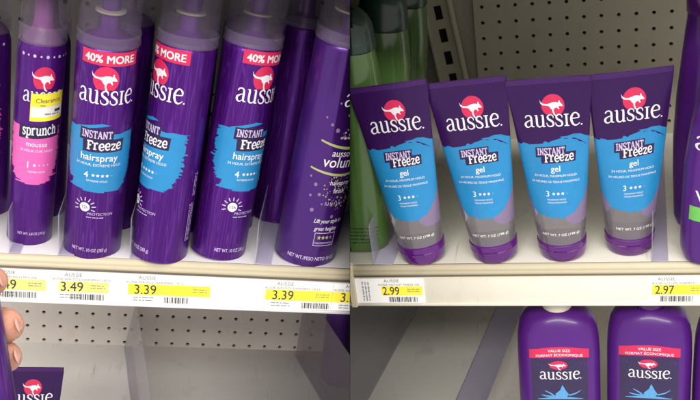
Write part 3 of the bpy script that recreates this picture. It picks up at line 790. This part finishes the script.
# ================================================================== LEFT BAY
DL = 578.7
GC = 'purple hairspray cans in the left bay'
b0 = Vector((-62.37, 22.33, 0)); l0 = (13.36, -17.36, 208.85)
can1 = make_hairspray('purple hairspray can with blue patch facing straight out, leftmost can with a 40% MORE band', GC, LEFT @ T(*b0) @ lean(*l0) @ RZ(0))
can2 = dup(can1, LEFT @ T(0.82, 16.45, 0) @ lean(16.52, 1.04, 208.85) @ RZ(R(-57)), 'purple hairspray can turned so its blue patch and red band run off its left edge', GC)
can3 = dup(can1, LEFT @ T(56.48, 27.88, 0) @ lean(19.4, 7.3, 208.85) @ RZ(R(27)), 'purple hairspray can turned rightward, its red band cut to 40% MOR', GC)
backcan = dup(can1, LEFT @ T(118, 118, 0) @ lean(12, 6, 208.85) @ RZ(R(168)), 'dark purple hairspray can turned backwards in the shade behind the violet volume can', GC)
mousse = make_mousse('slim purple mousse can with pink patch and yellow clearance sticker', 'slim purple mousse cans', LEFT @ T(-122.5, 37.1, 0) @ lean(16, -10, 208) @ RZ(R(2)) @ Matrix.Diagonal((1, 1, 1.08, 1)))
vol = make_volume_can('violet volume hairspray can with lime bubble print, cut off by the bay partition', None, LEFT @ T(142.0, 29, 0) @ lean(17, -8, 208) @ RZ(R(8)))
# slim can behind, left edge of the picture
slim = dup(mousse, LEFT @ T(-172, 96, 0) @ lean(6, 0, 208) @ RZ(R(-30)), 'slim purple mousse can in deep shade at the left edge, left of the clearance one', 'slim purple mousse cans')
slim2 = dup(mousse, LEFT @ T(-118, 100, 0) @ lean(6, 0, 208) @ RZ(R(190)), 'slim purple mousse can hidden in shade just behind the one with the clearance sticker', 'slim purple mousse cans')
slim3 = dup(mousse, LEFT @ T(-186, 44, 0) @ lean(8, 0, 208) @ RZ(R(60)), 'slim purple mousse can almost wholly outside the left edge', 'slim purple mousse cans')
dup(can1, LEFT @ T(-50, 84, 0) @ lean(10, -4, 208) @ RZ(R(150)), 'hidden purple hairspray can, added to darken the gap, behind the leftmost 40% MORE can', GC)  # second-row cans added to block light and darken the gaps
dup(can1, LEFT @ T(10, 80, 0) @ lean(10, 0, 208) @ RZ(R(200)), 'hidden purple hairspray can, added to darken the gap, behind the turned hairspray can', GC)
dup(can1, LEFT @ T(66, 92, 0) @ lean(10, 0, 208) @ RZ(R(100)), 'hidden purple hairspray can, added to darken the gap, behind the can reading 40% MOR', GC)
for k in (slim, slim2, slim3):
    for ch in [c for b in k.children for c in b.children if c.name.split('.')[0] == 'sticker']: bpy.data.objects.remove(ch)

shelfL = make_shelf('white upper shelf with beige lip carrying the hairspray cans', LEFT, -420, 300, DL, (M['shelf_l'], M['lip'], M['rail_l']))
lowL = make_shelf('empty grey lower shelf under the hairspray cans', LEFT @ T(0, 0, -456), -460, 420, DL + 4, (M['low_l'], M['lip'], M['rail_l']))
topL = make_shelf('white shelf overhanging the hairspray cans, above the picture', LEFT @ T(0, -62, 326), -420, 420, 640, (M['shelf_l'], M['lip'], M['rail_l']))
pegL = make_pegboard('grey pegboard back panel behind the empty lower shelf on the left', LEFT @ T(0, DL, 0), -394.86 - 25.4 * 2, -247.22 - 25.4 * 8, 32, 17, M['peg_l'])
pegLu = make_pegboard('grey pegboard back panel behind the hairspray cans, shade put into its colour', LEFT @ T(0, 290, 0), -26.2 - 24.1 * 11, 145.2 - 24.1 * 6, 22, 13, M['peg_lu'], 24.1)

GD = 'clear shelf dividers'
# feet of the clear dividers on the upper shelf
make_divider('clear divider foot between the slim mousse can and the left edge', LEFT @ T(-134, -1, 0), 300, 9.5, 42, group=GD, edge=False)
make_divider('clear divider foot between the mousse can and the leftmost 40% MORE can', LEFT @ T(-90, -1, 0), 300, 14, 42, group=GD, edge=False)
make_divider('clear divider with lilac foot under the left edge of the turned hairspray can', LEFT @ T(-25, -1, 0) @ RZ(R(-3)), 300, 15, 42, group=GD, edge=False)
make_divider('clear divider with lilac foot between the rightmost hairspray can and the volume can', LEFT @ T(92, -1, 0) @ RZ(R(-8)), 300, 15, 42, group=GD, edge=False)
# dividers on the lower shelf
make_divider('tall clear divider standing on the empty grey lower shelf', LEFT @ T(1, 110, -456) @ RZ(R(8)), 468, 11, 84, wall=M['acrylic2'], group=GD, side=1, lean_=.20)
divS = make_divider('smoky divider beside the dark purple bottle on the lower left shelf', LEFT @ T(290, 258, -456) @ RZ(R(14)), 310, 12, 125, M['smoke2'], group=GD, edge=False, lean_=.05)
lowbot = make_value_bottle('dark purple bottle behind the smoky divider on the lower left shelf', 'purple pump bottles', LEFT @ T(292, 500, -456) @ RZ(R(25)), 'purple')

lowtube = make_tube('purple gel tube alone on the lower left shelf, behind the hand', 'purple gel tubes', LEFT @ T(-156, 216, -456) @ lean(2, 0, 100) @ RZ(R(4)))

make_tag('3.49 price tag partly behind the fingertip at the left edge', LEFT @ T(-172, -3.6, -15.2), 73, '3.49', 34, 12, 71, 1, bar=(30, 62), line2='AUSSIE SPRUNCH MOUSSE')
make_tag('whole 3.49 price tag under the leftmost 40% MORE can', LEFT @ T(-98, -3.6, -15.2), 62, '3.49', 20.5, 8.5, 54, 2, bar=(19, 50))
make_tag('long 3.39 price tag under the turned hairspray can', LEFT @ T(-33, -3.6, -15.2), 122, '3.39', 23, 7, 84, 3, bar=(41, 64))
make_tag('long 3.39 price tag under the violet volume can', LEFT @ T(97, -3.6, -15.2), 72, '3.39', 24, 7, 72, 4, bar=(43, 70))
tagcut = make_tag('price tag cut after its 3 at the bay partition', LEFT @ T(169.4, -3.6, -15.2), 60, '3.39', 18.5, -.0, 60, 5, bar=(44, 58))

# ================================================================== RIGHT BAY
DR = 609.7
GT = 'purple gel tubes'
def tube_m(x, y, dx, dy, yaw): return RIGHT @ T(x, y, 0) @ lean(dx, dy, 191.2) @ RZ(R(yaw))
gels = []
tube1 = make_tube('purple and blue gel tube nearest the green bottles, first of four', GT, tube_m(-162.75, 15.5, -19.8, 3, -4))
gels.append(dup(tube1, tube_m(-89.66, 17.3, -18.1, 2.5, -4), 'second gel tube from the green bottles, its top corner touching the first', GT))
gels.append(dup(tube1, tube_m(-22.65, 20.3, -9.3, -7.0, -5), 'third gel tube from the green bottles, in front of bare pegboard', GT))
gels.append(dup(tube1, tube_m(42.23, 30.2, -.6, -10.4, 8), 'gel tube beside the tall shampoo bottles, over the 2.97 tag', GT))

gels.append(tube1)
def dent(root, seed):
    """squeezed here and there: each tube gets hollows of its own"""
    rr = random.Random(seed); spots = [(rr.uniform(-22, 22) * MM, rr.uniform(70, 175) * MM, rr.uniform(10, 26) * MM, rr.uniform(-1.6, 2.6) * MM) for _ in range(5)]
    tw = rr.uniform(-.04, .04); cv = rr.uniform(-2.0, 2.0) * MM
    todo = [c for c in root.children if c.name.split('.')[0] == 'body']
    for b in todo:
        for o in [b] + list(b.children):
            o.data = o.data.copy()
            for v in o.data.vertices:
                x, y, z = v.co; d = 0
                for sx, sz, r, a in spots: d += a * math.exp(-((x - sx) ** 2 + (z - sz) ** 2 * .5) / (r * r))
                f = max(0, min(1, (z - .03) / .03)); g = max(0, min(1, (.184 - z) / .03))
                v.co.y += d * f * g + (z / .191) ** 3 * (tw * x + cv * (x / .038) ** 2)
for k, o in enumerate(gels): dent(o, 31 + k)

GS = 'tall purple shampoo bottles'
sham = make_shampoo('tall purple volume shampoo bottle at the right edge, in front of its twin', GS, RIGHT @ T(124, 10, 0) @ lean(5, 0, 200))
dup(sham, RIGHT @ T(122, 84, 0) @ lean(-6, 0, 200) @ RZ(R(50)), 'tall purple shampoo bottle in shade behind the front one at the right edge', GS)

GG = 'green bottles with dark green caps'
green = make_green('green bottle in front of its row, cut off by the bay partition', GG, RIGHT @ T(-232, 44, 0) @ lean(10, 6, 200))
green2 = dup(green, RIGHT @ T(-226, 112, 0) @ lean(26, 4, 200), 'green bottle with dark cap, middle of the row behind the first gel tube', GG)
green3 = dup(green, RIGHT @ T(-222, 190, 0) @ lean(32, 4, 200), 'green bottle with dark cap, rearmost of its row against the slotted upright', GG)

shelfR = make_shelf('cream upper shelf with beige lip carrying the gel tubes', RIGHT, -420, 400, DR, (M['shelf_r'], M['lip'], M['rail_r']))
lowR = make_shelf('beige lower shelf under the gel tubes', RIGHT @ T(0, 0, -340), -460, 420, DR, (M['low_r'], M['lip'], M['rail_r']))
topR = make_shelf('cream shelf overhanging the gel tubes, above the picture', RIGHT @ T(0, -62, 352), -460, 420, 660, (M['shelf_r'], M['lip'], M['rail_r']))
pegR = make_pegboard('olive grey pegboard back panel behind the gel tubes', RIGHT @ T(0, 290, 0), 25.59 - 19.51 * 7, 152.91 - 19.51 * 8, 24, 16, M['peg_r'], 19.51)
backR = thing('back_panel', 'unseen back panel added behind the beige lower shelf to keep light out', 'wall panel', RIGHT @ T(0, DR, 0))  # unseen sheet added to stop world light entering from behind
bm = bmesh.new(); box(bm, -520, 420, 0, 3, -345, -22.5); obj('sheet', bm, M['low_r'], backR)
# slotted upright at the left of the pegboard
up = thing('slotted_upright', 'beige steel upright with a row of slots behind the green bottles', 'shelf upright', RIGHT @ T(-137.5, 276, 0) @ Matrix.Rotation(R(-7.6), 4, 'Y'))
bm = bmesh.new()
W = 13.5; SW = 4.4; PT = 28.6
s0 = 175 - 8.5 - 6 * PT
zz = [2]
for k in range(1, 10): zz += [s0 + PT * k, s0 + PT * k + 17]
zz.append(348)
for x0, x1 in ((-W, -SW), (SW, W)): box(bm, x0, x1, 0, 2, 2, 348)
for a, b in zip(zz[0::2], zz[1::2]): box(bm, -SW + .01, SW - .01, .02, 1.98, a, b)
for x0, x1 in ((-W - 3, -W - .01), (W + .01, W + 3)): box(bm, x0, x1, -5, 14, 2, 348, bevel=.4)
obj('post', bm, M['steel'], up, smooth=False)
bm = bmesh.new(); box(bm, -W, W, 9, 13, 2, 348); obj('slot_shade_strip', bm, M['hole'], up, smooth=False)  # near-black strip paints the shade seen through the slots
wallb = thing('back_panel', 'plain beige back panel left of the slotted upright', 'wall panel', RIGHT @ T(0, 299, 0))
bm = bmesh.new(); box(bm, -420, -100, 0, 3, .3, 348); obj('sheet', bm, M['peg_r'], wallb)

make_divider('clear divider with foot beside the green bottles, next to the first gel tube', RIGHT @ T(-213, -1, 0) @ RZ(R(-4)), 320, 20, 46, group=GD, edge=False)
make_divider('clear divider with lilac foot between the last gel tube and the shampoo bottles', RIGHT @ T(61.5, -1, 0) @ RZ(R(-4)), 320, 15, 46, group=GD, edge=False)
# lower shelf of the right bay
dk = make_divider('wide smoky divider on the lower right shelf next to the bay partition', RIGHT @ T(-318, 60, -340) @ RZ(R(-11)), 440, -10, 170, M['smoke'], group=GD, edge=False, side=1, lean_=-.35)
dc = make_divider('clear lilac divider standing on the lower right shelf, left of the pump bottles', RIGHT @ T(-157, 60, -340) @ RZ(R(-11)), 440, -40, 38, group=GD, side=1, lean_=.35)

GV = 'purple pump bottles'
pb1 = make_value_bottle('purple value size pump bottle with cream collar', GV, RIGHT @ T(-31, 40, -340) @ RZ(R(2)), 'cream')
pb2 = make_value_bottle('purple value size pump bottle with purple collar, wholly in view', GV, RIGHT @ T(64, 44, -340) @ RZ(R(-4)), 'purple')
pb3 = dup(pb2, RIGHT @ T(153, 36, -340) @ RZ(R(0)), 'purple pump bottle mostly cut off by the right edge of the picture', GV)

make_tag('2.99 price tag at the left end of the right bay', RIGHT @ T(-235, -3.6, -15.2), 72, '2.99', 37, 27, 70, 6, bar=(34, 64), left_greek=17, small=False, pw=.74, line2='AUSSIE INSTANT FREEZE GEL')
make_tag('2.97 price tag below the shampoo bottles', RIGHT @ T(60, -3.6, -15.2), 60, '2.97', 13.5, 2, 54, 7, bar=(10, 40), small=False, pw=.74, line2='AUSSIE VOLUME SHAMPOO')

# rounded end cap of the right-hand rail
endcap = thing('rail_end_cap', 'beige plastic end cap on the left end of the cream price rail', 'end cap', RIGHT @ T(-240, 0, 0))
bm = bmesh.new(); pr = [(0, 2), (-5.5, 1.6), (-7.2, -3), (-6.6, -20), (-7.4, -40), (-5.8, -49.5), (0, -49.5)]
loft(bm, [[(x, y, z) for y, z in pr] for x in (-1.0, 4.6)]); obj('moulding', bm, M['lip'], endcap)

# ================================================================== partition between the bays
for root, left in ((shelfL, 1), (lowL, 1), (topL, 1), (pegL, 1), (pegLu, 1), (backR, 0), (vol, 1), (tagcut, 1), (lowbot, 1), (divS, 1), (backcan, 1),
                   (shelfR, 0), (lowR, 0), (topR, 0), (green, 0), (green2, 0), (green3, 0), (wallb, 0), (dk, 0), (endcap, 0), (tube1, 0)):
    clip_at_partition(root, bool(left))
pt = bmesh.new(); box(pt, -.2, .2, -40, 760, -620, 460)
part = obj('partition_panel', pt, M['dark'], None, Matrix.Translation((0, 0, 1.65)) @ Matrix.Translation(Vector((0, -0.05, -.43))) , smooth=False)
tag(part, 'thin grey partition panel seen edge-on between the two shelving bays', 'partition')

# ================================================================== hand holding a can
def campt(px, py, z):
    """world point seen at photo pixel px,py at z millimetres in front of the camera"""
    return CAM_LOC + CAM_TO_WORLD @ (Vector(((px - 350) / FPX * z, (py - 200) / FPX * z, z)) * MM)
def skin_chain(bm_pts, edges, root, levels=2):
    me = bpy.data.meshes.new('hand'); me.from_pydata([p for p, r in bm_pts], edges, [])
    o = bpy.data.objects.new('hand', me); C.objects.link(o)
    m = o.modifiers.new('skin', 'SKIN'); m.use_smooth_shade = True
    m.branch_smoothing = 0.4
    for i, (p, r) in enumerate(bm_pts):
        d = me.skin_vertices[0].data[i]; d.radius = r if isinstance(r, tuple) else (r, r); d.use_root = (i == root)
    s = o.modifiers.new('sub', 'SUBSURF'); s.levels = levels; s.render_levels = levels
    bpy.context.view_layer.update()
    e = bpy.data.meshes.new_from_object(o.evaluated_get(bpy.context.evaluated_depsgraph_get()))
    for p in e.polygons: p.use_smooth = True
    o.modifiers.clear(); o.data = e
    return o
HX = -3.5                                  # whole hand slightly further out
hp = []; he = []
def H(px, py, z, r, prev=None):
    hp.append((tuple(campt(px + HX, py, z)), r * MM))
    if prev is not None: he.append((prev, len(hp) - 1))
    return len(hp) - 1
wrist = H(-250, 470, 520, 24)
fore = H(-420, 620, 500, 30, wrist)
palm = H(-190, 400, 530, 26, wrist)
# knuckle, middle joint, end joint, tip for the four fingers, then the thumb
for kn, pts in (((-130, 300, 545, 11.5), ((-62, 284, 556, 10.2), (-26, 281, 546, 10.0), (-4, 281, 528, 9.0), (1, 281, 521, 7.2))),
                ((-138, 338, 548, 12), ((-66, 330, 562, 11.4), (-20, 326, 551, 11.2), (8, 325.5, 531, 10.6), (17, 325.5, 520, 8.8))),
                ((-150, 374, 548, 11.5), ((-74, 366, 560, 10.6), (-20, 359, 551, 10.4), (7, 357, 532, 9.8), (16, 357, 522, 8.2))),
                ((-166, 404, 546, 9.4), ((-96, 400, 556, 7.4), (-46, 394, 548, 6.8), (-16, 392, 538, 5.8)))):
    k = H(*kn, prev=palm)
    for q in pts: k = H(*q, prev=k)
k = H(-170, 345, 500, 13, palm); k = H(-130, 300, 462, 10.5, k); k = H(-98, 270, 446, 9.4, k); H(-72, 250, 444, 7.6, k)
hand = skin_chain(hp, he, palm)
hand.data.materials.append(M['skin'])
hand.name = 'hand'; tag(hand, 'left hand curled around a purple can at the left edge, fingertips showing', 'hand')
for (px, py, z, s_) in ((21.5, 325, 522, 4.6), (20.5, 356.5, 524, 4.3), (4.5, 280.5, 523, 4.0)):
    bm = bmesh.new(); bmesh.ops.create_uvsphere(bm, u_segments=16, v_segments=10, radius=1)
    for v in bm.verts: v.co = Vector((v.co.x * s_ * .95, v.co.y * s_ * .9, v.co.z * 1.1))
    n = obj('fingernail', bm, M['nail'], hand)
    cz = CAM_TO_WORLD @ Vector((.93, -.30, .10)); n.matrix_world = Matrix.Translation(campt(px + HX, py, z)) @ cz.to_track_quat('Z', 'Y').to_matrix().to_4x4()
# the held can
axis = CAM_TO_WORLD @ Vector((-.182, -.983, 0.06)); axis.normalize()
q = Vector((0, 0, 1)).rotation_difference(axis).to_matrix().to_4x4()
held = dup(can1, Matrix.Translation(campt(-46, 362, 505)) @ q @ T(0, 0, -104) @ RZ(R(-150)), 'purple hairspray can held in the hand at the left edge', GC)

# ================================================================== light, world, camera
def area(name, loc, size, size_y, energy, col, target):
    l = bpy.data.lights.new(name, 'AREA'); l.shape = 'RECTANGLE'; l.size = size; l.size_y = size_y; l.energy = energy; l.color = col
    o = bpy.data.objects.new(name, l); C.objects.link(o); o.location = loc
    o.rotation_euler = (Vector(target) - Vector(loc)).to_track_quat('-Z', 'Y').to_euler(); return o
area('ceiling_lamp', (0, -0.80, 3.4), 3.6, 1.1, 66, (1.0, 0.97, 0.94), (0, -0.80, 0))
area('ceiling_lamp', (0, -3.0, 3.4), 3.6, 0.6, 215, (1.0, 0.96, 0.92), (0, -2.4, 0))
w = bpy.data.worlds.new('World'); scene.world = w; w.use_nodes = True
bg = w.node_tree.nodes['Background']; bg.inputs['Color'].default_value = (1.0, 0.975, 0.95, 1); bg.inputs['Strength'].default_value = 0.95

cd = bpy.data.cameras.new('Camera'); cam = bpy.data.objects.new('Camera', cd); C.objects.link(cam)
cd.sensor_fit = 'HORIZONTAL'; cd.sensor_width = 36; cd.lens = FPX / 700 * 36
cd.clip_start = 0.01; cd.clip_end = 100
cm = CAM_TO_WORLD @ Matrix(((1, 0, 0), (0, -1, 0), (0, 0, -1)))
cam.matrix_world = Matrix.Translation(CAM_LOC) @ cm.to_4x4()
scene.camera = cam
scene.view_settings.view_transform = 'Standard'; scene.view_settings.look = 'None'
scene.view_settings.exposure = -0.22; scene.view_settings.gamma = 1
scene.cycles.max_bounces = 8; scene.cycles.transparent_max_bounces = 24
